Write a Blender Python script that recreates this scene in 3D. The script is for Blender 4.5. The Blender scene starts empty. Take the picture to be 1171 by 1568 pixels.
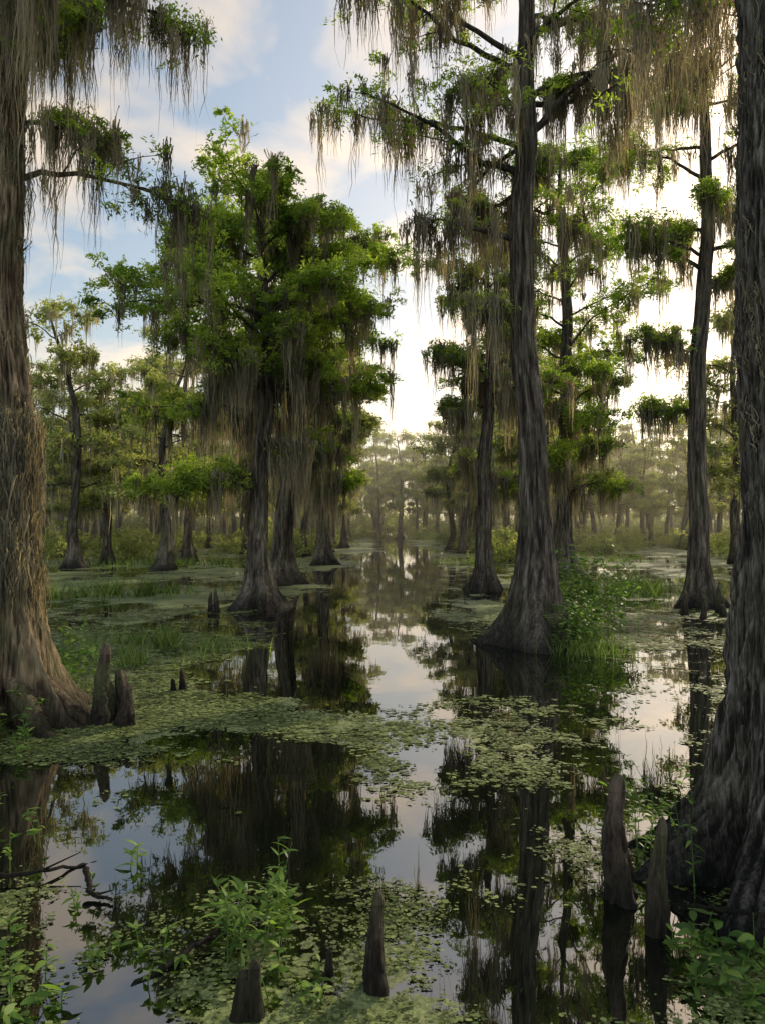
import bpy, math, numpy as np
from math import radians, sin, cos, pi
from mathutils import Vector
rng=np.random.default_rng(11)
sc=bpy.context.scene

# ---------------------------------------------------------------- helpers
def smooth(t): return t*t*(3-2*t)
_L=np.random.default_rng(5).random((256,256))
def vnoise(x,y):
    xi=np.floor(x).astype(int); yi=np.floor(y).astype(int)
    fx=smooth(x-xi); fy=smooth(y-yi)
    a=_L[xi%256,yi%256]; b=_L[(xi+1)%256,yi%256]; c=_L[xi%256,(yi+1)%256]; d=_L[(xi+1)%256,(yi+1)%256]
    return (a*(1-fx)+b*fx)*(1-fy)+(c*(1-fx)+d*fx)*fy
def fbm(x,y,o=4):
    s=0;a=1;t=0
    for i in range(o):
        s=s+a*vnoise(x*2**i+17.3*i,y*2**i+9.1*i); t+=a; a*=.5
    return s/t
def latn(th,v,nu,seed):
    r=np.random.default_rng(seed).random((nu,400))
    u=th/(2*pi)*nu
    ui=np.floor(u).astype(int); vi=np.floor(v).astype(int)
    fu=smooth(u-ui); fv=smooth(v-vi)
    a=r[ui%nu,vi%400]; b=r[(ui+1)%nu,vi%400]; c=r[ui%nu,(vi+1)%400]; d=r[(ui+1)%nu,(vi+1)%400]
    return (a*(1-fu)+b*fu)*(1-fv)+(c*(1-fu)+d*fu)*fv
def nrm(a): return a/np.maximum(np.linalg.norm(a,axis=-1,keepdims=True),1e-9)

class MB:
    def __init__(s): s.v=[];s.f=[];s.t=[];s.n=0
    def add(s,v,f,t):
        v=np.asarray(v,float).reshape(-1,3); f=np.asarray(f,int).reshape(-1,4)
        s.v.append(v); s.f.append(f+s.n); s.t.append(np.broadcast_to(np.asarray(t,float),(len(v),)).copy()); s.n+=len(v)
    def obj(s,name,mat,parent=None,smoothf=False,attr='tint'):
        return multi(name,[(s,mat,smoothf)],parent,attr)
def multi(name,parts,parent=None,attr='tint'):
    me=bpy.data.meshes.new(name); V=[];F=[];T=[];MI=[];SM=[];n=0
    for i,(s,mat,sm) in enumerate(parts):
        v=np.concatenate(s.v);f=np.concatenate(s.f);V.append(v);F.append(f+n);T.append(np.concatenate(s.t));n+=len(v)
        MI.append(np.full(len(f),i));SM.append(np.full(len(f),sm)); me.materials.append(mat)
    V=np.concatenate(V);F=np.concatenate(F);T=np.concatenate(T);MI=np.concatenate(MI);SM=np.concatenate(SM)
    me.vertices.add(len(V)); me.vertices.foreach_set('co',V.astype(np.float32).ravel())
    me.loops.add(len(F)*4); me.loops.foreach_set('vertex_index',F.astype(np.int32).ravel())
    me.polygons.add(len(F)); me.polygons.foreach_set('loop_start',np.arange(len(F),dtype=np.int32)*4)
    me.polygons.foreach_set('loop_total',np.full(len(F),4,dtype=np.int32))
    me.polygons.foreach_set('use_smooth',SM.astype(bool)); me.polygons.foreach_set('material_index',MI.astype(np.int32))
    a=me.attributes.new(attr,'FLOAT','POINT'); a.data.foreach_set('value',T.astype(np.float32))
    me.update(calc_edges=True)
    o=bpy.data.objects.new(name,me); sc.collection.objects.link(o)
    if parent: o.parent=parent
    return o
def empty(name,loc=(0,0,0)):
    e=bpy.data.objects.new(name,None); e.location=loc; e.empty_display_size=.3; sc.collection.objects.link(e); return e

def gridfaces(nr,ns,wrap=True):
    i=np.arange(nr-1)[:,None]; j=np.arange(ns if wrap else ns-1)[None,:]
    j2=(j+1)%ns
    return np.stack([i*ns+j,i*ns+j2,(i+1)*ns+j2,(i+1)*ns+j],-1).reshape(-1,4)

def tube(mb,pts,r,seg=7,tint=.5):
    pts=np.asarray(pts);r=np.asarray(r)
    tan=nrm(np.gradient(pts,axis=0))
    ref=np.where(np.abs(tan[:,2:3])>.85,np.array([[1.,0,0]]),np.array([[0,0,1.]]))
    ref=ref[len(ref)//2][None,:]
    a=nrm(np.cross(tan,ref)); b=np.cross(tan,a)
    th=np.linspace(0,2*pi,seg,endpoint=False)
    V=pts[:,None,:]+r[:,None,None]*(np.cos(th)[None,:,None]*a[:,None,:]+np.sin(th)[None,:,None]*b[:,None,:])
    mb.add(V,gridfaces(len(pts),seg),tint)

def trunk(mb,path,seg,rings,seed,flare=.5,fh=.9,butt=.35,nb=9,bark=.03,fine=0.0,zpow=1.3):
    path=np.array(path,float); z0,z1=path[0,2],path[-1,2]
    t=np.linspace(0,1,rings)**zpow; z=z0+(z1-z0)*t
    px=np.interp(z,path[:,2],path[:,0]);py=np.interp(z,path[:,2],path[:,1]);r=np.interp(z,path[:,2],path[:,3])
    k=9; ker=np.hanning(k+2)[1:-1]; ker/=ker.sum()
    px=np.convolve(np.pad(px,k//2,'edge'),ker,'valid');py=np.convolve(np.pad(py,k//2,'edge'),ker,'valid')
    rs=np.random.default_rng(seed)
    px=px+ .06*np.sin(z*.9+rs.random()*6)*np.clip(z/4,0,1)+.02*np.sin(z*2.3+rs.random()*6); py=py+.05*np.sin(z*.8+rs.random()*6)*np.clip(z/4,0,1)
    th=np.linspace(0,2*pi,seg,endpoint=False)
    TH,Z=np.meshgrid(th,z); zz=np.clip(Z,0,None)
    f=np.exp(-zz/fh)
    R=r[:,None]+flare*np.exp(-zz/fh)
    R=R*(1+.12*(latn(TH,Z*1.1+50,5,seed+3)-.5))
    rid=latn(TH+.12*np.sin(Z*1.3),Z*.25+40,nb,seed)
    rid=1-np.abs(2*rid-1)
    amp=butt*f+.16*np.exp(-zz/4)+.07
    R=R*(1+amp*(rid-.5)*1.6)
    n1=latn(TH+.08*np.sin(Z*2),Z*1.6+30,int(nb*4),seed+1); n2=latn(TH,Z*5+20,int(nb*8),seed+2)
    R=R+bark*((1-np.abs(2*n1-1))-.5)+bark*.5*(n2-.5)
    tint=np.clip(.5+.9*(n1-.5)+.5*(n2-.5)+.3*(rid-.5),0,1)
    if fine>0:
        n3=latn(TH+.03*np.sin(Z*5),Z*2.6+10,int(nb*14),seed+7); n4=latn(TH,Z*9,int(nb*26),seed+8)
        s3=1-np.abs(2*n3-1)
        R=R+fine*(s3-.5)+fine*.5*(n4-.5)
        tint=np.clip(tint*.3+1.1*(s3*.7+n4*.3)-.2,0,1)
    V=np.stack([px[:,None]+R*np.cos(TH),py[:,None]+R*np.sin(TH),Z],-1)
    mb.add(V,gridfaces(rings,seg),tint.ravel())
    return lambda zq:(np.interp(zq,z,px),np.interp(zq,z,py),np.interp(zq,z,r))

def leaves(mb,C,size,k,ll,lw,flat=.4,rs=rng,ctint=None):
    C=np.asarray(C); N=len(C)
    if N==0: return
    size=np.broadcast_to(size,(N,))
    ns=6; kk=max(1,k//ns)
    sc_=nrm(rs.normal(size=(N,ns,1,3)))*rs.random((N,ns,1,1))**.5*.85
    d=(sc_+rs.normal(size=(N,ns,kk,3))*.19).reshape(N,ns*kk,3); k=ns*kk
    d[...,2]*=flat
    tilt=rs.normal(0,.25,(N,1,2))
    d[...,2]+= (d[...,:2]*tilt).sum(-1) - .25*(d[...,0]**2+d[...,1]**2)
    P=C[:,None,:]+d*size[:,None,None]
    out=d.copy(); out[...,2]=0
    D=nrm(nrm(out)*.8+rs.normal(0,.55,(N,k,3))+np.array([0,0,-.15]))
    S=nrm(np.cross(D,rs.normal(0,.6,(N,k,3))+np.array([0,0,1.])))
    L=ll*(.6+.8*rs.random((N,k,1))); W=lw*(.6+.8*rs.random((N,k,1)))
    V=np.stack([P-D*L*.5,P+S*W*.5,P+D*L*.5,P-S*W*.5],2)
    ct=rs.random((N,1)) if ctint is None else ctint[:,None]
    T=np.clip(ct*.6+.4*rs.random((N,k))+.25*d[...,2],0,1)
    mb.add(V.reshape(-1,3),np.arange(N*k*4).reshape(-1,4),np.repeat(T.ravel(),4))

def moss(mb,A,L,k,w,spread=.07,m=6,rs=rng):
    A=np.asarray(A);N=len(A)
    if N==0:return
    L=np.broadcast_to(L,(N,))
    off=rs.normal(0,1,(N,k,2)); q=np.exp(-.45*(off**2).sum(-1))
    ln=L[:,None]*(.15+.85*q*rs.random((N,k))**.7)
    t=np.linspace(0,1,m+1)
    base=A[:,None,:2]+off*spread*(.5+1.*rs.random((N,1,1)))
    wob=np.cumsum(rs.normal(0,1,(N,k,m+1,2)),2)*(.022*(ln[...,None,None])**.5)
    conv=(A[:,None,:2]-base)*.7
    xy=base[:,:,None,:]+wob+conv[:,:,None,:]*t[None,None,:,None]
    z=A[:,None,None,2]+.06*rs.normal(size=(N,k,1))-t*ln[...,None]
    P=np.concatenate([xy,z[...,None]],-1)
    ph=rs.random((N,k))*pi
    side=np.stack([np.cos(ph),np.sin(ph),0*ph],-1)[:,:,None,:]
    ww=w*(1-.85*t**1.3)*(.4+1.2*rs.random((N,k,m+1)))
    V=np.stack([P-side*ww[...,None]*.5,P+side*ww[...,None]*.5],3)
    S=N*k; idx=np.arange(S)[:,None]*(m+1)*2+np.arange(m)[None,:]*2
    F=np.stack([idx,idx+1,idx+3,idx+2],-1).reshape(-1,4)
    T=np.clip(rs.random((N,1,1))*.6+.4*rs.random((N,k,1))+0*t,0,1)
    mb.add(V.reshape(-1,3),F,np.repeat(T.ravel(),2))

def ribbon(mb,P0,D,B,L,W,m=4,prof='leaf',rs=rng,tint=None):
    n=len(P0); D=nrm(np.asarray(D,float)); t=np.linspace(0,1,m+1)
    L=np.broadcast_to(L,(n,));W=np.broadcast_to(W,(n,))
    P=P0[:,None,:]+D[:,None,:]*(L[:,None]*t)[...,None]+B[:,None,:]*(L[:,None]*t**2)[...,None]
    up=np.array([0,0,1.])+rs.normal(0,.35,(n,3))
    S=nrm(np.cross(D,up))
    p=np.sin(pi*np.clip(t,0.04,.985)**.75) if prof=='leaf' else (1-.9*t)
    V=np.stack([P-S[:,None,:]*(W[:,None]*p)[...,None]*.5,P+S[:,None,:]*(W[:,None]*p)[...,None]*.5],2)
    idx=np.arange(n)[:,None]*(m+1)*2+np.arange(m)[None,:]*2
    F=np.stack([idx,idx+1,idx+3,idx+2],-1).reshape(-1,4)
    T=rs.random(n) if tint is None else tint
    mb.add(V.reshape(-1,3),F,np.repeat(T,(m+1)*2))

# ---------------------------------------------------------------- materials
def newmat(name):
    m=bpy.data.materials.new(name);m.use_nodes=True;nt=m.node_tree;nt.nodes.clear()
    return m,nt,nt.nodes,nt.links
def ramp(N,stops):
    r=N.new('ShaderNodeValToRGB');e=r.color_ramp.elements
    while len(e)<len(stops): e.new(.5)
    for i,(p,c) in enumerate(stops):
        e[i].position=p;e[i].color=(*c,1)
    return r
def leafmat(name,stops,trans=.45,tcol=(1.3,1.5,.6),rough=.6,nscale=.6):
    m,nt,N,Lk=newmat(name)
    a=N.new('ShaderNodeAttribute');a.attribute_name='tint'
    g=N.new('ShaderNodeNewGeometry');nz=N.new('ShaderNodeTexNoise');nz.inputs['Scale'].default_value=nscale;nz.inputs['Detail'].default_value=2
    Lk.new(g.outputs['Position'],nz.inputs['Vector'])
    mx=N.new('ShaderNodeMath');mx.operation='MULTIPLY_ADD';mx.inputs[1].default_value=1.2;mx.inputs[2].default_value=-.6
    Lk.new(nz.outputs['Fac'],mx.inputs[0])
    ad=N.new('ShaderNodeMath');ad.operation='ADD';ad.use_clamp=True;Lk.new(mx.outputs[0],ad.inputs[0]);Lk.new(a.outputs['Fac'],ad.inputs[1])
    r=ramp(N,stops);Lk.new(ad.outputs[0],r.inputs[0])
    p=N.new('ShaderNodeBsdfPrincipled');p.inputs['Roughness'].default_value=rough;p.inputs['Specular IOR Level'].default_value=.15
    Lk.new(r.outputs[0],p.inputs['Base Color'])
    tr=N.new('ShaderNodeBsdfTranslucent')
    mc=N.new('ShaderNodeMix');mc.data_type='RGBA';mc.blend_type='MULTIPLY';mc.inputs[0].default_value=1
    Lk.new(r.outputs[0],mc.inputs[6]);mc.inputs[7].default_value=(*tcol,1);Lk.new(mc.outputs[2],tr.inputs[0])
    ms=N.new('ShaderNodeMixShader');ms.inputs[0].default_value=trans;Lk.new(p.outputs[0],ms.inputs[1]);Lk.new(tr.outputs[0],ms.inputs[2])
    o=N.new('ShaderNodeOutputMaterial');Lk.new(ms.outputs[0],o.inputs[0]);return m
def barkmat(name,stops,sc_=1.0,bump=.6,moss_amt=.25,wet=True):
    m,nt,N,Lk=newmat(name)
    g=N.new('ShaderNodeNewGeometry')
    mp=N.new('ShaderNodeMapping');mp.inputs['Scale'].default_value=(18*sc_,18*sc_,1.8*sc_);Lk.new(g.outputs['Position'],mp.inputs[0])
    n1=N.new('ShaderNodeTexNoise');n1.inputs['Scale'].default_value=1;n1.inputs['Detail'].default_value=8;n1.inputs['Roughness'].default_value=.68;n1.inputs['Distortion'].default_value=.5
    Lk.new(mp.outputs[0],n1.inputs['Vector'])
    mp2=N.new('ShaderNodeMapping');mp2.inputs['Scale'].default_value=(60*sc_,60*sc_,7*sc_);Lk.new(g.outputs['Position'],mp2.inputs[0])
    n2=N.new('ShaderNodeTexNoise');n2.inputs['Scale'].default_value=1;n2.inputs['Detail'].default_value=5;Lk.new(mp2.outputs[0],n2.inputs['Vector'])
    a=N.new('ShaderNodeAttribute');a.attribute_name='tint'
    m1=N.new('ShaderNodeMath');m1.operation='MULTIPLY_ADD';m1.inputs[1].default_value=.6;Lk.new(a.outputs['Fac'],m1.inputs[0])
    m0=N.new('ShaderNodeMath');m0.operation='MULTIPLY_ADD';m0.inputs[1].default_value=1.7;m0.inputs[2].default_value=-.78;Lk.new(n1.outputs['Fac'],m0.inputs[0]);Lk.new(m0.outputs[0],m1.inputs[2])
    m2=N.new('ShaderNodeMath');m2.operation='MULTIPLY_ADD';m2.inputs[1].default_value=.45;Lk.new(n2.outputs['Fac'],m2.inputs[0]);Lk.new(m1.outputs[0],m2.inputs[2])
    r=ramp(N,stops);Lk.new(m2.outputs[0],r.inputs[0])
    n3=N.new('ShaderNodeTexNoise');n3.inputs['Scale'].default_value=2.2;n3.inputs['Detail'].default_value=6;Lk.new(g.outputs['Position'],n3.inputs['Vector'])
    r3=ramp(N,[(.48,(0,0,0)),(.62,(moss_amt,)*3)]);Lk.new(n3.outputs['Fac'],r3.inputs[0])
    mx=N.new('ShaderNodeMix');mx.data_type='RGBA';Lk.new(r3.outputs[0],mx.inputs[0]);Lk.new(r.outputs[0],mx.inputs[6]);mx.inputs[7].default_value=(.07,.085,.03,1)
    col=mx.outputs[2]
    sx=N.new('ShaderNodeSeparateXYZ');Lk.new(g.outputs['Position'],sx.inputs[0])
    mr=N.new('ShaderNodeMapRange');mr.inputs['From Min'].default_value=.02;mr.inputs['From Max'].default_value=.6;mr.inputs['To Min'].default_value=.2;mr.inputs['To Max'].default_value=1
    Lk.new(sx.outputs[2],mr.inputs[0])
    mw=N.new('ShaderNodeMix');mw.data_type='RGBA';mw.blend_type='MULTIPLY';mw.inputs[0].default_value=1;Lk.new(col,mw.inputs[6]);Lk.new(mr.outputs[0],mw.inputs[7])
    p=N.new('ShaderNodeBsdfPrincipled');p.inputs['Roughness'].default_value=.85;p.inputs['Specular IOR Level'].default_value=.2
    Lk.new(mw.outputs[2],p.inputs['Base Color'])
    b=N.new('ShaderNodeBump');b.inputs['Strength'].default_value=bump;b.inputs['Distance'].default_value=.08
    Lk.new(m2.outputs[0],b.inputs['Height']);Lk.new(b.outputs[0],p.inputs['Normal'])
    o=N.new('ShaderNodeOutputMaterial');Lk.new(p.outputs[0],o.inputs[0]);return m

M_leaf=leafmat('cypress_foliage',[(0,(.06,.10,.02)),(.4,(.18,.24,.042)),(1,(.38,.42,.08))],trans=.58)
M_leafd=leafmat('cypress_foliage_distant_hazed',[(0,(.13,.16,.06)),(.5,(.25,.29,.095)),(1,(.42,.43,.16))],trans=.52,nscale=.15,tcol=(1.4,1.35,.65))  # paler copy of the near foliage; distance haze is put into the colour
M_moss=leafmat('spanish_moss',[(0,(.05,.047,.034)),(.5,(.16,.15,.105)),(1,(.33,.30,.21))],trans=.5,tcol=(1.45,1.22,.8),rough=.9)
M_mossd=leafmat('spanish_moss_distant_hazed',[(0,(.14,.14,.095)),(.5,(.25,.24,.165)),(1,(.37,.34,.24))],trans=.45,tcol=(1.4,1.2,.8),rough=.9,nscale=.2)  # moss lightened in its base colour to stand in for far haze
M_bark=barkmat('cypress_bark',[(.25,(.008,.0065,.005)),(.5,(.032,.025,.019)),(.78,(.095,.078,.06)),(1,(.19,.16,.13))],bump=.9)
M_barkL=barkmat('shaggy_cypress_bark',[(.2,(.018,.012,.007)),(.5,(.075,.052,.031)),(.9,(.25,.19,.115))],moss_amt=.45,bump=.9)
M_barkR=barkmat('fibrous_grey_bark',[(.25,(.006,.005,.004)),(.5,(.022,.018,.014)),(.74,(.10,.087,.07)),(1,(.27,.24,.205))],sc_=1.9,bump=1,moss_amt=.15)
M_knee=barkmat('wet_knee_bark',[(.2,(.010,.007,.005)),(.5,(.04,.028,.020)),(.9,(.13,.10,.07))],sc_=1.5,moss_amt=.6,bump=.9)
M_grass=leafmat('marsh_grass_blades',[(0,(.035,.055,.015)),(.5,(.09,.135,.03)),(1,(.19,.25,.07))],trans=.4)
M_plant=leafmat('broad_leaf',[(0,(.035,.065,.014)),(.5,(.085,.15,.03)),(1,(.2,.28,.06))],trans=.4,rough=.5,nscale=3)
M_pad=leafmat('duckweed_leaf',[(0,(.035,.045,.014)),(.5,(.10,.125,.035)),(1,(.22,.25,.09))],trans=.1,rough=.5,nscale=1.2)

# ---------------------------------------------------------------- trees
def grow_limb(bark,clumps,anch,start,az,el0,el1,length,r,rs,nsub=8,leafy=1.0,bare=.3,drop=.0,sublen=.38,seg=7,twist=.18):
    n=12; p=np.array(start,float); pts=[p.copy()]; a=az
    for i in range(n):
        el=el0+(el1-el0)*(i/(n-1))+rs.normal(0,.16); a+=rs.normal(0,twist*.7)
        p=p+length/n*np.array([cos(a)*cos(el),sin(a)*cos(el),sin(el)]); pts.append(p.copy())
    pts=np.array(pts); rr=r*(1-.88*np.linspace(0,1,n+1)**.8)
    tube(bark,pts,rr,seg,.35+.2*rs.random())
    def at(t):
        i=min(int(t*n),n-1); return pts[i]+(pts[i+1]-pts[i])*(t*n-i), nrm(pts[i+1]-pts[i]), rr[i]
    side=1
    for j in range(nsub):
        t=bare+(1-bare)*(j+.7*rs.random())/nsub; t=min(t,.98)
        q,d,r1=at(t); side=-side
        a2=math.atan2(d[1],d[0])+side*rs.uniform(.5,1.2); L2=length*sublen*(1.15-.6*t)*rs.uniform(.6,1.2)
        el=rs.uniform(-.25,.9); q2=q.copy(); sp=[q2.copy()]
        for s in range(5):
            q2=q2+L2/5*np.array([cos(a2)*cos(el),sin(a2)*cos(el),sin(el)]); el-=rs.uniform(0,.22); a2+=rs.normal(0,.2); sp.append(q2.copy())
        sp=np.array(sp); tube(bark,sp,max(r1*.45,.012)*(1-.8*np.linspace(0,1,6)),4,.35)
        for s in (2,3,4,5):
            if rs.random()<leafy: clumps.append(sp[s]+rs.normal(0,.16*L2,3))
            anch.append(sp[s])
        anch.append(sp[1]);
    for t in np.linspace(bare,1,5):
        if rs.random()<leafy: clumps.append(at(min(t,.99))[0]+rs.normal(0,.1,3))
    for t in np.linspace(.12,1,14): anch.append(at(min(t,.99))[0])

def profile(s,kind):
    if kind=='round': return math.sqrt(max(.05,1-(abs(s-.5)/.64)**2.8))
    if kind=='flat':  return .55+.45*math.sin(min(1,s*1.2)*pi*.55)*(1 if s<.9 else .8)
    return 1.
def cypress(name,path,seed,crown_lo,crown_r,nl,leaf,lk,csize,moss_n,moss_len,moss_w,mk,prof='round',seg=40,rings=90,
            flare=.5,fh=.8,butt=.35,limbs=(),leafy=.9,mats=None,bark=.03,fine=0,bare=.3,nb=9,lr=.07,nsub=8,flat=.55,azr=None,mspread=.08,sag=0,curtain=None):
    rs=np.random.default_rng(seed)
    mats=mats or (M_bark,M_leaf,M_moss)
    e=empty(name,(path[0][0],path[0][1],0)); off=np.array([path[0][0],path[0][1],0])
    pth=[(p[0]-off[0],p[1]-off[1],p[2],p[3]) for p in path]
    B=MB(); at=trunk(B,pth,seg,rings,seed,flare,fh,butt,nb,bark,fine)
    top=path[-1][2]; C=[];A=[]
    ga=rs.random()*6
    for i in range(nl):
        s=(i+.5*rs.random())/nl; z=crown_lo+(top-crown_lo)*s; ga+=2.4+rs.normal(0,.3)
        az=ga if azr is None else rs.uniform(*azr)
        x,y,r=at(z); L=crown_r*profile(s,prof)*rs.uniform(.6,1.25)
        grow_limb(B,C,A,(x,y,z),az,rs.uniform(.1,.6)+(.5*s if prof=='round' else .1),rs.uniform(-.4,.25)-sag,L,min(lr,r*.7)*(1.1-.5*s),rs,nsub=nsub,leafy=leafy,bare=bare,seg=6)
    for (z,az,e0,e1,L,r,lf) in limbs:
        x,y,_=at(z); grow_limb(B,C,A,(x,y,z),radians(az),radians(e0),radians(e1),L,r,rs,nsub=nsub+2,leafy=lf,bare=.25)
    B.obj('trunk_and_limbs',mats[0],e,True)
    C=np.array(C);A=np.array(A)
    if len(C):
        m=MB(); leaves(m,C,csize*rs.uniform(.5,1.35,len(C)),lk,leaf[0],leaf[1],flat,rs); m.obj('foliage',mats[1],e)
    if moss_n and len(A):
        sel=A[rs.integers(0,len(A),moss_n)]+rs.normal(0,.06,(moss_n,3))
        m=MB(); moss(m,sel,moss_len*(.25+rs.random(moss_n)**1.8),mk,moss_w,mspread,6,rs)
        if curtain:
            n,zlo,zhi,rad,ln=curtain; zz=rs.uniform(zlo,zhi,n); x,y,r=at(zz); an=rs.random(n)*6.28; rr=rad*rs.random(n)**.7+r
            P=np.stack([x+rr*np.cos(an),y+rr*np.sin(an),zz],-1)
            dd=((P[:,None,:]-A[None,:,:])**2).sum(-1); P=A[dd.argmin(1)]+rs.normal(0,.08,(n,3))
            moss(m,P,ln*(.35+.8*rs.random(n)),int(mk*1.4),moss_w,mspread*1.4,7,rs)
        m.obj('hanging_moss',mats[2],e)
    return e,at

# main right-hand cypress
cypress('cypress_tree',[(3.05,14.7,-.5,.28),(3.05,14.7,1,.27),(2.98,14.7,3.5,.25),(2.86,14.8,6,.235),(2.80,14.8,8.5,.22),(2.84,14.8,11,.165),(2.95,14.8,13.5,.12),(2.95,14.8,16,.05)],21,
    10.8,3.2,9,(.10,.03),60,.34,700,2.1,.021,26,prof='flat',seg=96,rings=220,flare=.50,fh=.85,butt=.45,nb=11,bark=.045,leafy=.66,nsub=7,mspread=.07,
    limbs=[(9.3,172,18,8,3.8,.085,.75),(8.0,176,8,-2,2.3,.08,.1),(10.2,8,35,25,4.4,.09,.2),(10.8,35,30,0,3.2,.07,.5),(11.3,165,35,5,4.2,.08,.8),(11.8,195,22,-5,4.4,.07,.8),
           (12.3,0,15,-10,4.0,.07,.3),(10.0,250,15,-5,2.6,.06,.6),(9.0,110,10,0,2.8,.06,.8),(8.6,60,15,0,2.6,.06,.8),(6.7,200,10,-15,1.2,.035,.5),(9.9,150,15,-10,3.4,.06,.8),(11.0,-20,20,-5,3.6,.06,.3),(9.8,185,25,5,4.0,.07,.7)])
# mid-left full crown
cypress('cypress_tree',[(-3.6,21,-.5,.32),(-3.55,21,1,.27),(-3.45,21,3,.24),(-3.35,21,6,.21),(-3.2,21,8,.17),(-3.4,21,9.8,.11),(-3.4,21,11.0,.04)],22,
    6.0,3.8,30,(.14,.045),108,.44,480,2.1,.033,24,prof='round',seg=72,rings=150,flare=.46,fh=.55,butt=.5,leafy=.84,flat=.7,mspread=.09,curtain=(130,3.8,7.4,2.0,2.7),
    limbs=[(3.3,185,5,-20,3.4,.06,.9),(3.7,225,5,-15,2.2,.05,.8),(4.6,-20,10,-10,2.2,.05,.6),(5.4,170,10,-5,4.0,.06,.95),(6.2,0,10,-5,3.2,.06,.9)])
cypress('cypress_tree',[(-3.9,29,-.5,.38),(-3.9,29,2,.34),(-3.5,29,6,.29),(-3.2,29,10.5,.20),(-3.1,29,14.2,.05)],23,
    6,3.9,24,(.18,.055),78,.52,420,2.6,.045,22,prof='round',seg=56,rings=110,flare=.55,fh=.6,butt=.5,leafy=.82,mspread=.12,flat=.65,curtain=(120,4.5,10,2.4,3.0),
    limbs=[(3.8,-10,10,-10,2.6,.07,.9),(4.6,200,5,-10,3,.07,.9)])
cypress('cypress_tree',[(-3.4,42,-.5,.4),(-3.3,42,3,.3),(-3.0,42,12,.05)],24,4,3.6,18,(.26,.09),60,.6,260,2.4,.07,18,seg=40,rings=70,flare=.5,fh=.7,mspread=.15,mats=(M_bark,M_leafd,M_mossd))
# right of channel
cypress('cypress_tree',[(3.5,26,-.5,.28),(3.5,26,1,.25),(3.65,26,5,.20),(3.75,26,9,.14),(3.7,26,11.8,.05)],25,
    6.4,2.8,16,(.15,.045),60,.42,340,2.0,.034,22,prof='round',seg=60,rings=110,flare=.36,fh=.65,leafy=.72,mspread=.10,curtain=(60,4,8,1.4,2.3),
    limbs=[(7.6,175,30,30,2.0,.06,.5),(4.6,150,5,-10,2.0,.05,.8),(4.0,20,5,-10,2.4,.05,.8)])
cypress('cypress_tree',[(7.6,31,-.5,.40),(7.6,31,4,.27),(7.8,31,10,.22),(7.5,31,15,.14),(7.5,31,17.5,.04)],26,
    3.4,3.7,30,(.18,.055),72,.54,400,2.2,.042,22,prof='round',seg=56,rings=100,flare=.45,leafy=.78,mspread=.12,curtain=(80,4,9,2,2.7),flat=.7)
cypress('cypress_tree',[(9.0,21,-.5,.28),(9.0,21,1,.24),(8.85,21,5,.22),(9.2,21,9,.19),(9.2,21,13,.14),(9.3,21,16,.05)],27,
    9.0,3.1,14,(.13,.04),66,.40,340,2.0,.032,22,prof='flat',seg=60,rings=120,flare=.34,fh=.6,leafy=.76,mspread=.09,flat=.65,
    limbs=[(10,175,20,0,2.8,.06,.7),(5.6,150,10,5,1.6,.04,.9),(7.2,170,15,5,2.0,.04,.8)])
# left foreground shaggy tree
eL,atL=cypress('cypress_tree',[(-4.60,9.0,-.4,.38),(-4.6,9,1,.32),(-4.64,9,2.4,.25),(-4.64,9,5,.205),(-4.56,9,7,.19),(-4.47,9,8.6,.17),(-4.45,9,12,.08)],28,
    8.7,2.4,12,(.075,.022),66,.24,420,1.7,.014,32,prof='flat',seg=160,rings=420,flare=.44,fh=.7,butt=.5,nb=12,bark=.055,fine=.035,leafy=.75,mats=(M_barkL,M_leaf,M_moss),mspread=.06,
    limbs=[(6.6,12,8,-12,2.6,.045,.85),(7.3,25,5,-15,1.4,.04,.6),(7.9,-15,15,-10,1.5,.05,.7),(8.8,5,15,-10,2.2,.06,.8),(8.3,-60,10,-10,1.6,.04,.7)])
# right foreground trunk
eR,atR=cypress('cypress_tree',[(2.92,5.0,-.4,.48),(2.90,5,.6,.43),(2.87,5,2,.41),(2.88,5,4.5,.36),(2.9,5,8,.32),(2.9,5,11,.15)],29,
    6.6,2.0,6,(.07,.02),44,.2,150,1.7,.007,30,prof='flat',seg=300,rings=560,flare=.42,fh=.5,butt=.45,nb=13,bark=.05,fine=.055,leafy=.4,mats=(M_barkR,M_leaf,M_moss),mspread=.045,
    limbs=[(6.2,160,5,-8,1.0,.05,.1),(6.6,120,5,-8,2.2,.05,.3),(6.2,105,2,-5,1.4,.04,.1)])

def cling(parent,at,z0,z1,n,k,L,w,name,seed,extra=.02,azr=(0,2*pi)):
    rs=np.random.default_rng(seed); z=rs.uniform(z0,z1,n); az=rs.uniform(*azr,n)
    x,y,r=at(z); fl=.35*np.exp(-z/.65)
    A=np.stack([x+(r+extra+fl)*np.cos(az),y+(r+extra+fl)*np.sin(az),z],-1)
    m=MB(); moss(m,A,L*(.3+rs.random(n)),k,w,.04,6,rs); m.obj(name,M_moss,parent)
cling(eL,atL,1.2,8,300,12,.5,.013,'clinging_moss',5)
cling(eL,atL,1.6,3.7,150,34,1.1,.013,'shaggy_moss_apron',6,.11,(-1.8,.8))
cling(eR,atR,3.0,6.5,160,14,.3,.008,'clinging_moss',7,.0,(2.2,4.2))

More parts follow.
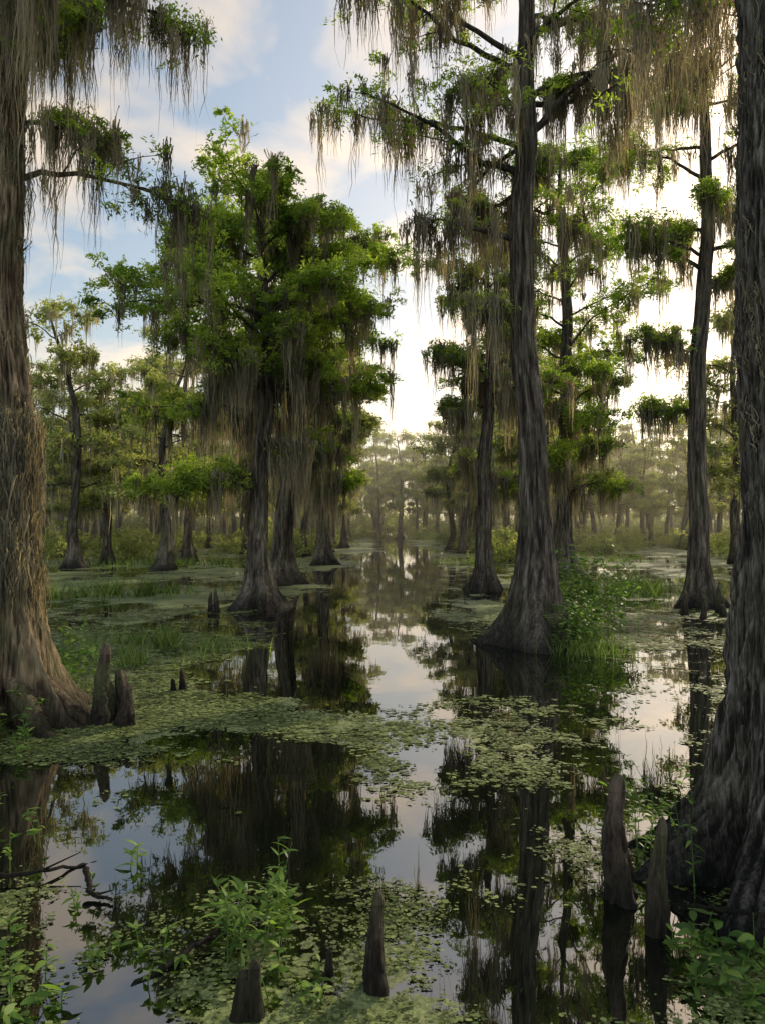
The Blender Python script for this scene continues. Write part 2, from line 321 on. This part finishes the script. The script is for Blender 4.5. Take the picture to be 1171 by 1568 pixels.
# ---------------------------------------------------------------- distant forest (instanced)
forest=empty('distant_cypress_forest')
protos=[]
for i in range(6):
    rs=np.random.default_rng(100+i); H=[13,15,16,14,17,15][i]
    B=MB(); at=trunk(B,[(0,0,-.5,.34),(.1,0,2,.25),(rs.normal(0,.6),rs.normal(0,.5),H*.6,.2),(rs.normal(0,.8),0,H,.05)],16,36,200+i,.36,.7,.3,7,.03)
    C=[];A=[];ga=0
    nl=[16,20,15,18,17,14][i]
    for k in range(nl):
        s=(k+.5*rs.random())/nl; z=H*rs.uniform(.25,.36)+H*.68*s; ga+=2.4+rs.normal(0,.4)
        x,y,r=at(z); L=[3.3,4.2,3.6,3.9,4.4,4.6][i]*profile(s,'flat' if i%3==1 else 'round')*rs.uniform(.45,1.2)
        grow_limb(B,C,A,(x,y,z),ga,rs.uniform(.1,.8),rs.uniform(-.3,.2),L,.07*(1.1-.5*s),rs,nsub=5,leafy=.85,bare=.25,seg=4)
    L_=MB(); C=np.array(C); leaves(L_,C,.68*rs.uniform(.5,1.4,len(C)),42,.27,.10,.65,rs)
    Mo=MB(); A=np.array(A); sel=A[rs.integers(0,len(A),210)]; moss(Mo,sel,2.6*(.2+rs.random(210)**1.3),8,.08,.13,4,rs)
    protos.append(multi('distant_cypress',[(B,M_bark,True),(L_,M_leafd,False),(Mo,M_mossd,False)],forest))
shr=[]
for i in range(3):
    rs=np.random.default_rng(300+i); n=60
    C=rs.normal(0,1,(n,3))*np.array([1.2,1.2,.5]); C[:,2]=np.abs(C[:,2])*1.3+.25
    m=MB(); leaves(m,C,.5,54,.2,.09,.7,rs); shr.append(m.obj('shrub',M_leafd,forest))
rs=np.random.default_rng(77)
placed=[]
def chan(y): return np.interp(y,[0,10,20,30,45,60,90,130,200],[0,.1,-.1,-.4,.9,1.6,1.4,0,-6])
def put(o,x,y,s,rot,tilt=0):
    c=bpy.data.objects.new(o.name,o.data); sc.collection.objects.link(c); c.parent=forest
    c.location=(x,y,0); c.scale=(s,s,s*rs.uniform(.8,1.12)); c.rotation_euler=(rs.normal(0,tilt),rs.normal(0,tilt),rot)
cnt=0
for k in range(9000):
    y=37+rs.random()**1.0*112; x=rs.uniform(-.52,.52)*y*1.1
    if y<105 and abs(x-chan(y))<3.0+.02*y: continue
    if y<42 and -2<x<9: continue
    if y<64 and x>.24*y and x<.46*y: continue
    if y<50 and x<0 and x>-9: continue
    mind=(4.2+.018*y)*rs.uniform(.6,1.1)
    if any((x-a)**2+(y-b)**2<mind**2 for a,b in placed): continue
    placed.append((x,y)); cnt+=1
    put(protos[rs.integers(6)],x,y,rs.uniform(.7,1.0),rs.random()*6.28,.045)
    if cnt>=200: break
for k in range(180):
    y=42+rs.random()*95; x=rs.uniform(-.55,.55)*y*1.1
    if y<115 and abs(x-chan(y))<2.4+.015*y: continue
    if y<62 and x>.24*y and x<.46*y: continue
    put(shr[rs.integers(3)],x,y,rs.uniform(.5,1.2),rs.random()*6.28)
for k in range(56):
    put(shr[rs.integers(3)],-88+k*3.1,rs.uniform(140,156),2.6,rs.random()*6.28)
for i,p in enumerate(protos): p.location=(-60+24*i,164,0)
for i,o in enumerate(shr): o.location=(-50+40*i,160,0)

# ---------------------------------------------------------------- water with duckweed cover
def cover(x,y):
    c=.05+.0*x
    side=np.abs(x-chan(y))
    hw=np.interp(y,[0,12,16,20,30,45,60,200],[6,5,2.8,2.0,2.0,2.2,1.8,1.8])
    bank=np.clip((side-hw)/.9,0,1)*np.clip((y-12)/3,0,1)
    c=c+.38*bank*np.interp(y,[0,35,60],[.85,1.0,1.3])
    c=c+(fbm(x*.35,y*.35*.6)-.5)*1.7+(fbm(x*1.3+9,y*.9)-.5)*1.2
    ch=np.clip(1-side/np.maximum(hw*.8,.1),0,1)*np.clip((y-9.8)/2,0,1); c=c-.9*np.clip(ch*1.6,0,1)
    def blob(X,Y,rx,ry,s): return s*np.exp(-(((x-X)/rx)**2+((y-Y)/ry)**2))
    for b in [(-2.6,15.2,1.1,2.2,.6),(1.9,18.5,1.1,3.2,.5),(-2.9,9.4,1.3,1.1,.45),(-4.6,11.5,1.6,2.5,.25),(.3,8.7,1.9,.8,.45),(1.9,8.6,1.3,.8,.38),(-4.2,8.0,1.2,.9,.6),(-1.4,8.9,1.2,.6,.2),
              (1.3,7.0,.9,.6,.42),(2.5,5.9,.6,1.0,.5),(1.35,5.4,.4,.4,.45),(-1.9,4.0,.8,.6,.4),(-.1,3.5,.45,.35,.8),(.35,3.2,.6,.3,.6),(2.0,3.6,.6,.8,.7),(-2.5,5,.5,.6,.25),(1.6,5.0,.5,1.0,.35),
              (5.5,11.5,1.2,1.5,.25),(0,5.6,1.8,1.3,-.65),(-1.6,6.1,1.5,1.0,-.6),(2.6,10.,1.6,1.3,-.1),(4.6,9,1.4,1.4,-.2),(-2.2,12,1.2,.6,-.2),(-5.2,17,2,1.2,-.45),(4.6,15,2,.9,.25),(.9,4.2,.7,.9,-.4),(-7,20,3,1.5,-.4),(.8,6.0,1.0,.6,-.25)]:
        c=c+blob(*b)
    return c
ys=np.sort(np.concatenate([np.linspace(0,30,240),np.linspace(30.2,120,200),np.geomspace(121,1200,60),-np.geomspace(.3,300,30)]))
xs=np.sort(np.concatenate([np.linspace(-12,12,220),np.linspace(12.3,70,110),-np.linspace(12.3,70,110),np.geomspace(72,900,25),-np.geomspace(72,900,25)]))
X,Y=np.meshgrid(xs,ys)
wm=MB(); wm.add(np.stack([X,Y,0*X],-1),gridfaces(len(ys),len(xs),False),cover(X,Y).ravel())
m,nt,N,Lk=newmat('swamp_water')
g=N.new('ShaderNodeNewGeometry');a=N.new('ShaderNodeAttribute');a.attribute_name='cover'
n1=N.new('ShaderNodeTexNoise');n1.inputs['Scale'].default_value=2.3;n1.inputs['Detail'].default_value=10;n1.inputs['Roughness'].default_value=.8;n1.inputs['Distortion'].default_value=.6
Lk.new(g.outputs['Position'],n1.inputs['Vector'])
vo=N.new('ShaderNodeTexVoronoi');vo.inputs['Scale'].default_value=24;Lk.new(g.outputs['Position'],vo.inputs['Vector'])
s1=N.new('ShaderNodeMath');s1.operation='MULTIPLY_ADD';s1.inputs[1].default_value=2.8;s1.inputs[2].default_value=-1.4;Lk.new(n1.outputs['Fac'],s1.inputs[0])
s2=N.new('ShaderNodeMath');s2.operation='ADD';Lk.new(s1.outputs[0],s2.inputs[0]);Lk.new(a.outputs['Fac'],s2.inputs[1])
s3=N.new('ShaderNodeMath');s3.operation='MULTIPLY_ADD';s3.inputs[1].default_value=-.5;Lk.new(vo.outputs['Distance'],s3.inputs[0]);Lk.new(s2.outputs[0],s3.inputs[2])
mr=N.new('ShaderNodeMapRange');mr.interpolation_type='SMOOTHSTEP';mr.inputs['From Min'].default_value=.22;mr.inputs['From Max'].default_value=.25;Lk.new(s3.outputs[0],mr.inputs[0])
w=N.new('ShaderNodeBsdfPrincipled');w.inputs['Base Color'].default_value=(.004,.005,.003,1);w.inputs['Roughness'].default_value=.012;w.inputs['IOR'].default_value=2.6
nb=N.new('ShaderNodeTexNoise');nb.inputs['Scale'].default_value=1.6;nb.inputs['Detail'].default_value=3;Lk.new(g.outputs['Position'],nb.inputs['Vector'])
bp=N.new('ShaderNodeBump');bp.inputs['Strength'].default_value=.12;bp.inputs['Distance'].default_value=.010;Lk.new(nb.outputs['Fac'],bp.inputs['Height']);Lk.new(bp.outputs[0],w.inputs['Normal'])
d=N.new('ShaderNodeBsdfPrincipled');d.inputs['Roughness'].default_value=.5
vc=N.new('ShaderNodeTexVoronoi');vc.inputs['Scale'].default_value=45;Lk.new(g.outputs['Position'],vc.inputs['Vector'])
sx=N.new('ShaderNodeSeparateColor');Lk.new(vc.outputs['Color'],sx.inputs[0])
nn=N.new('ShaderNodeTexNoise');nn.inputs['Scale'].default_value=.7;nn.inputs['Detail'].default_value=8;nn.inputs['Roughness'].default_value=.65;Lk.new(g.outputs['Position'],nn.inputs['Vector'])
mm=N.new('ShaderNodeMath');mm.operation='MULTIPLY_ADD';mm.inputs[1].default_value=.5;Lk.new(sx.outputs[0],mm.inputs[0])
m4=N.new('ShaderNodeMath');m4.operation='MULTIPLY_ADD';m4.inputs[1].default_value=2.0;m4.inputs[2].default_value=-.8;Lk.new(nn.outputs['Fac'],m4.inputs[0]);Lk.new(m4.outputs[0],mm.inputs[2])
rr=ramp(N,[(0,(.03,.038,.014)),(.45,(.115,.14,.042)),(1,(.29,.31,.12))]);Lk.new(mm.outputs[0],rr.inputs[0]);Lk.new(rr.outputs[0],d.inputs['Base Color'])
b2=N.new('ShaderNodeBump');b2.inputs['Strength'].default_value=.6;b2.inputs['Distance'].default_value=.02;Lk.new(mm.outputs[0],b2.inputs['Height']);Lk.new(b2.outputs[0],d.inputs['Normal'])
ms=N.new('ShaderNodeMixShader');Lk.new(mr.outputs[0],ms.inputs[0]);Lk.new(w.outputs[0],ms.inputs[1]);Lk.new(d.outputs[0],ms.inputs[2])
o=N.new('ShaderNodeOutputMaterial');Lk.new(ms.outputs[0],o.inputs[0])
wm.obj('water',m,None,True,'cover')

rs=np.random.default_rng(9)
n=560000
y=2.5+rs.random(n)**1.2*18; x=rs.uniform(-.62,.62,n)*(y+2)
c=cover(x,y)+(fbm(x*1.7+40,y*1.7,5)-.5)*2.0+(fbm(x*9+40,y*9,3)-.5)*1.1
keep=rs.random(n)<np.clip((c-.14)*1.6,0,1)*np.clip(8/y,.2,1)*.8
x=x[keep];y=y[keep];n=len(x)
r=(.007+.020*rs.random(n)**3)*np.clip(y/5.5,.8,2.4)
th=rs.random(n)*6.28
k4=np.array([0,1,2,3,4,5])*pi/3
ang=th[:,None]+k4; rad=r[:,None]*(.6+.7*rs.random((n,6)))
sq=.6+.4*rs.random((n,1))
zz=.006+.012*rs.random(n)[:,None]+rs.normal(0,.12,(n,6))*r[:,None]*.5
V=np.stack([x[:,None]+rad*np.cos(ang),y[:,None]+rad*np.sin(ang)*sq,np.maximum(zz,.004)],-1)
b=np.arange(n)[:,None]*6
F=np.concatenate([b+np.array([0,1,2,3]),b+np.array([0,3,4,5])],0)
pm=MB();pm.add(V,F,np.repeat(rs.random(n),6)); pm.obj('floating_duckweed',M_pad)

# ---------------------------------------------------------------- knees, roots
def knee(x,y,h,r,seed,lean=(0,0),name='cypress_knee',parts=1):
    rs=np.random.default_rng(seed);B=MB()
    for q in range(parts):
        ox=0 if q==0 else rs.normal(0,r*.9); oy=0 if q==0 else rs.normal(0,r*.6); hh=h*(1 if q==0 else rs.uniform(.5,.85))
        nr,ns=70,40; t=np.linspace(0,1,nr); z=-.15+(hh+.15)*t
        R=r*(.34+.66*(1-t)**1.4)*np.sqrt(np.clip(1-((t-.9)/.1).clip(0)**2,0.0004,1))
        th=np.linspace(0,2*pi,ns,endpoint=False);TH,Z=np.meshgrid(th,z)
        rid=latn(TH+.3*np.sin(Z*3),Z*3+9,6,seed+q*3);n2=latn(TH,Z*14,16,seed+1+q);n3=latn(TH,Z*40,30,seed+2)
        RR=R[:,None]*(1+.75*(rid-.5)*(1-.3*t[:,None])+.28*(n2-.5)+.12*(n3-.5))
        V=np.stack([ox+lean[0]*Z+.12*r*np.sin(Z*9+seed)+RR*np.cos(TH),oy+lean[1]*Z+RR*np.sin(TH),Z],-1)
        B.add(V,gridfaces(nr,ns),np.clip(.15+.5*n2.ravel()+.3*n3.ravel()+.35*(Z.ravel()>hh*.85),0,1))
    ob=B.obj(name,M_knee,None,True); ob.location=(x,y,0); return ob
knee(1.48,4.75,.80,.125,1,(.01,0),parts=2); knee(1.60,4.35,.68,.085,2,(.04,0))
knee(-.03,3.85,.50,.085,3); knee(-.62,3.62,.28,.075,4,parts=2); knee(-.28,3.95,.14,.04,5)
knee(-3.35,8.9,.95,.17,6,(.02,0),parts=3); knee(-3.05,8.75,.5,.13,7,(.15,0),parts=2)
knee(-2.85,10.6,.30,.08,8,parts=2)
rs=np.random.default_rng(31)
for (X0,Y0,nn_,sp) in [(-4.0,20,4,1.0),(8.2,19.8,4,.8),(3.6,25,2,1)]:
    for k in range(nn_): knee(X0+rs.normal(0,sp),Y0+rs.normal(0,sp*.7)-.6,rs.uniform(.3,.85),rs.uniform(.09,.15),40+k+int(X0*7))
B=MB()
for (az,L,r) in [(-15,1.35,.16),(-45,1.3,.14),(10,1.1,.13),(-80,1.2,.13),(30,1.0,.1)]:
    a=radians(az);t=np.linspace(0,1,16)
    P=np.stack([(.35+L*t)*np.cos(a+.2*t)-0,(.35+L*t)*np.sin(a+.2*t),.55*(1-t)**2.2+.06*np.sin(t*7)-.12*t],-1)
    tube(B,P,r*(1-.6*t),14,.5)
ro=B.obj('spreading_roots',M_barkL,eL,True)

# ---------------------------------------------------------------- grass, shrubs, plants
def grass(name,X,Y,rx,ry,n,h,w,seed):
    rs=np.random.default_rng(seed); mb=MB()
    P=np.stack([rs.normal(0,rx,n),rs.normal(0,ry,n),np.full(n,-.02)],-1)
    hh=fbm(P[:,0]*2+50+X,P[:,1]*2+50,3); kp=hh>.5; P=P[kp]; hh=hh[kp]; n=len(P)
    a=rs.random(n)*6.28; q=rs.random(n)*.5
    D=np.stack([np.cos(a)*q,np.sin(a)*q,np.ones(n)],-1);Bd=np.stack([np.cos(a)*.45,np.sin(a)*.45,-.25*rs.random(n)],-1)*rs.uniform(.3,1.1,(n,1))
    ribbon(mb,P,D,Bd,h*(.3+.6*rs.random(n))*(.4+hh),w*(.6+.8*rs.random(n)),5,'blade',rs)
    o=mb.obj(name,M_grass);o.location=(X,Y,0);return o
grass('marsh_grass',-4.3,14.2,.7,.6,1700,.6,.018,1)
grass('marsh_grass',-4.4,12.4,.5,.5,700,.45,.016,9)
grass('marsh_grass',-8.6,24.5,1.3,.6,1900,.8,.03,2)
grass('marsh_grass',8.2,25,1.2,1.0,2600,.9,.03,3)
grass('marsh_grass',9.0,45,3.2,.8,2400,.6,.05,4)
grass('marsh_grass',-12,42,3,1.0,1600,.7,.05,5)
grass('marsh_grass',-4.9,8.0,.5,.5,900,.45,.012,6)
grass('marsh_grass',3.9,13.8,.4,.4,900,.6,.015,7)

def plant(name,X,Y,ns,h,ll,lw,spread,seed,per=14):
    rs=np.random.default_rng(seed);mb=MB();e=empty(name,(X,Y,0));lb=MB()
    for i in range(ns):
        a=rs.random()*6.28;q=rs.uniform(0,.5);hh=h*rs.uniform(.5,1.1);t=np.linspace(0,1,8)
        b0=np.array([rs.normal(0,spread),rs.normal(0,spread),-.03])
        P=b0+np.stack([cos(a)*q*hh*t**1.5,sin(a)*q*hh*t**1.5,hh*t],-1)
        tube(mb,P,.005*(1-.7*t),5,.5)
        tt=rs.uniform(.2,1,per);Q=np.stack([np.interp(tt,t,P[:,k]) for k in range(3)],-1)
        la=rs.random(per)*6.28; D=np.stack([np.cos(la),np.sin(la),rs.uniform(.1,.9,per)],-1)
        Bd=np.tile([0,0,-.45],(per,1))*rs.uniform(.4,1.2,(per,1))
        ribbon(lb,Q,D,Bd,ll*(.6+.6*rs.random(per)),lw*(.7+.5*rs.random(per)),5,'leaf',rs)
    mb.obj('stems',M_plant,e,True);lb.obj('leaves',M_plant,e)
plant('leafy_water_plant',-.68,4.15,18,.5,.13,.024,.13,1,16)
plant('leafy_water_plant',-.35,3.8,5,.22,.10,.025,.08,2,9)
plant('leafy_water_plant',-1.75,3.65,14,.2,.11,.035,.28,3,7)
plant('leafy_water_plant',-1.35,4.2,9,.16,.09,.025,.2,4,8)
plant('leafy_water_plant',-2.1,4.5,7,.16,.09,.025,.25,12,7)
plant('leafy_water_plant',-1.75,5.2,2,.22,.12,.03,.05,5,8)
plant('leafy_water_plant',2.05,5.3,18,.65,.08,.022,.22,6,16)
plant('leafy_water_plant',1.95,3.9,12,.3,.12,.045,.2,7,8)
plant('leafy_water_plant',1.7,4.2,6,.2,.09,.025,.15,8,8)
plant('leafy_water_plant',-4.2,8.1,26,.5,.13,.035,.4,9,12)
plant('leafy_water_plant',1.8,3.45,9,.14,.09,.035,.2,13,7)
plant('leafy_water_plant',-2.9,5.6,9,.3,.10,.03,.25,15,9)
plant('broadleaf_shrub',3.75,14.0,50,1.0,.12,.045,.32,10,24)
plant('broadleaf_shrub',4.4,15.6,60,1.9,.14,.055,.4,11,28)
plant('broadleaf_shrub',-5.0,10.4,46,.9,.14,.05,.45,14,20)

def stick(name,P,r,seed):
    rs=np.random.default_rng(seed);P=np.array(P,float);t=np.linspace(0,1,20);s=np.linspace(0,1,len(P))
    Q=np.stack([np.interp(t,s,P[:,k]) for k in range(3)],-1)+rs.normal(0,.006,(20,3))
    B=MB();o=Q[0].copy();tube(B,Q-o,r*(1-.6*t),8,.4)
    j=10;q=np.stack([Q[j]-o+(Q[j]-Q[j-4])*1.0*u_+np.array([.05,.08,.06])*u_ for u_ in np.linspace(0,1,6)]);tube(B,q,r*.4*(1-.6*np.linspace(0,1,6)),6,.4)
    ob=B.obj(name,M_knee,None,True);ob.location=o
stick('fallen_branch',[(-1.95,4.9,.12),(-1.85,4.75,.03),(-1.7,4.7,.02)],.022,1)
stick('fallen_branch',[(-1.3,3.85,-.02),(-1.0,4.2,.05),(-.75,4.35,.02)],.02,2)
stick('fallen_branch',[(2.3,3.4,.02),(2.0,3.7,.08),(1.8,3.75,0)],.015,3)
stick('fallen_branch',[(2.3,3.9,.3),(2.0,4.4,.12),(1.75,4.7,.0)],.018,4)
stick('fallen_branch',[(-2.7,4.9,.05),(-2.3,5.0,.06),(-2.0,5.3,-.02)],.02,5)

# ---------------------------------------------------------------- faint evening mist among the far trees
bpy.ops.mesh.primitive_cube_add(size=1);mist=bpy.context.object;mist.name='evening_mist'
mist.location=(0,125,8.7);mist.scale=(300,170,20.6)
m,nt,N,Lk=newmat('thin_mist');vs=N.new('ShaderNodeVolumeScatter');vs.inputs['Density'].default_value=.0027;vs.inputs['Anisotropy'].default_value=.55;vs.inputs['Color'].default_value=(1,.90,.70,1)
o=N.new('ShaderNodeOutputMaterial');Lk.new(vs.outputs[0],o.inputs['Volume']);mist.data.materials.append(m)

# ---------------------------------------------------------------- sky, sun
SE,SR=radians(23),radians(40)
wd=bpy.data.worlds.new('World');sc.world=wd;wd.use_nodes=True;N=wd.node_tree.nodes;Lk=wd.node_tree.links;N.clear()
sky=N.new('ShaderNodeTexSky');sky.sky_type='NISHITA';sky.sun_disc=False;sky.sun_elevation=SE;sky.sun_rotation=SR;sky.dust_density=2.4;sky.air_density=1.0;sky.ozone_density=1.6
k1=N.new('ShaderNodeVectorMath');k1.operation='MULTIPLY_ADD';k1.inputs[1].default_value=(.10,)*3;k1.inputs[2].default_value=(1,1,1);Lk.new(sky.outputs[0],k1.inputs[0])
k0=N.new('ShaderNodeVectorMath');k0.operation='SCALE';k0.inputs['Scale'].default_value=1.9;Lk.new(sky.outputs[0],k0.inputs[0])
kd=N.new('ShaderNodeVectorMath');kd.operation='DIVIDE';Lk.new(k0.outputs[0],kd.inputs[0]);Lk.new(k1.outputs[0],kd.inputs[1])
k2=N.new('ShaderNodeHueSaturation');k2.inputs['Saturation'].default_value=1.15;Lk.new(kd.outputs[0],k2.inputs['Color'])
tc=N.new('ShaderNodeTexCoord');sp=N.new('ShaderNodeSeparateXYZ');Lk.new(tc.outputs['Generated'],sp.inputs[0])
zz=N.new('ShaderNodeMath');zz.operation='ADD';zz.inputs[1].default_value=.25;Lk.new(sp.outputs[2],zz.inputs[0])
cx=N.new('ShaderNodeMath');cx.operation='DIVIDE';Lk.new(sp.outputs[0],cx.inputs[0]);Lk.new(zz.outputs[0],cx.inputs[1])
cy=N.new('ShaderNodeMath');cy.operation='DIVIDE';Lk.new(sp.outputs[1],cy.inputs[0]);Lk.new(zz.outputs[0],cy.inputs[1])
cb=N.new('ShaderNodeCombineXYZ');Lk.new(cx.outputs[0],cb.inputs[0]);Lk.new(cy.outputs[0],cb.inputs[1])
cn=N.new('ShaderNodeTexNoise');cn.inputs['Scale'].default_value=3.0;cn.inputs['Detail'].default_value=6;cn.inputs['Roughness'].default_value=.48;cn.inputs['Distortion'].default_value=.3;Lk.new(cb.outputs[0],cn.inputs['Vector'])
cr=ramp(N,[(.47,(0,0,0)),(.62,(1,1,1))]);Lk.new(cn.outputs['Fac'],cr.inputs[0])
hsv=N.new('ShaderNodeHueSaturation');hsv.inputs['Saturation'].default_value=.3;hsv.inputs['Value'].default_value=1.2;Lk.new(kd.outputs[0],hsv.inputs['Color'])
wa=N.new('ShaderNodeMix');wa.data_type='RGBA';wa.blend_type='MULTIPLY';wa.inputs[0].default_value=1;wa.inputs[7].default_value=(1.16,1.0,.84,1);Lk.new(hsv.outputs[0],wa.inputs[6])
mx=N.new('ShaderNodeMix');mx.data_type='RGBA';Lk.new(cr.outputs[0],mx.inputs[0]);Lk.new(k2.outputs[0],mx.inputs[6]);Lk.new(wa.outputs[2],mx.inputs[7])
fr=N.new('ShaderNodeMapRange');fr.interpolation_type='SMOOTHSTEP';fr.inputs['From Min'].default_value=.15;fr.inputs['From Max'].default_value=-.6;fr.inputs['To Min'].default_value=1;fr.inputs['To Max'].default_value=2.9;Lk.new(sp.outputs[1],fr.inputs[0])  # added fill: sky brightened behind the camera to light the foliage
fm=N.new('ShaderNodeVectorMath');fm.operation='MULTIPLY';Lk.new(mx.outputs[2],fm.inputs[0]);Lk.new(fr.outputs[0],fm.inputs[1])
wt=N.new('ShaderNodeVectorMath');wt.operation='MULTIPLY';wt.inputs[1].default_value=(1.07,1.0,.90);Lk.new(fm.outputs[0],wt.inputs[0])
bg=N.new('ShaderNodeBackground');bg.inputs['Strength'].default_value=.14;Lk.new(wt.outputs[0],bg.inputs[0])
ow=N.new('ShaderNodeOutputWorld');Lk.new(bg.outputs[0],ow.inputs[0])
sd=bpy.data.lights.new('sun','SUN');sd.energy=5;sd.angle=radians(.5);sd.color=(1,.86,.6)
so=bpy.data.objects.new('sun',sd);sc.collection.objects.link(so)
v=Vector((sin(SR)*cos(SE),cos(SR)*cos(SE),sin(SE)));so.rotation_euler=v.to_track_quat('Z','Y').to_euler()

cam=bpy.data.cameras.new('camera');co=bpy.data.objects.new('camera',cam);sc.collection.objects.link(co)
co.location=(0,0,2.4);co.rotation_euler=(radians(90.8),0,0)
cam.sensor_fit='VERTICAL';cam.sensor_height=36;cam.lens=26;cam.clip_end=3000;cam.clip_start=.05
sc.camera=co
sc.view_settings.view_transform='Standard';sc.view_settings.look='None';sc.view_settings.exposure=0
print('instances',cnt,'pads',n)
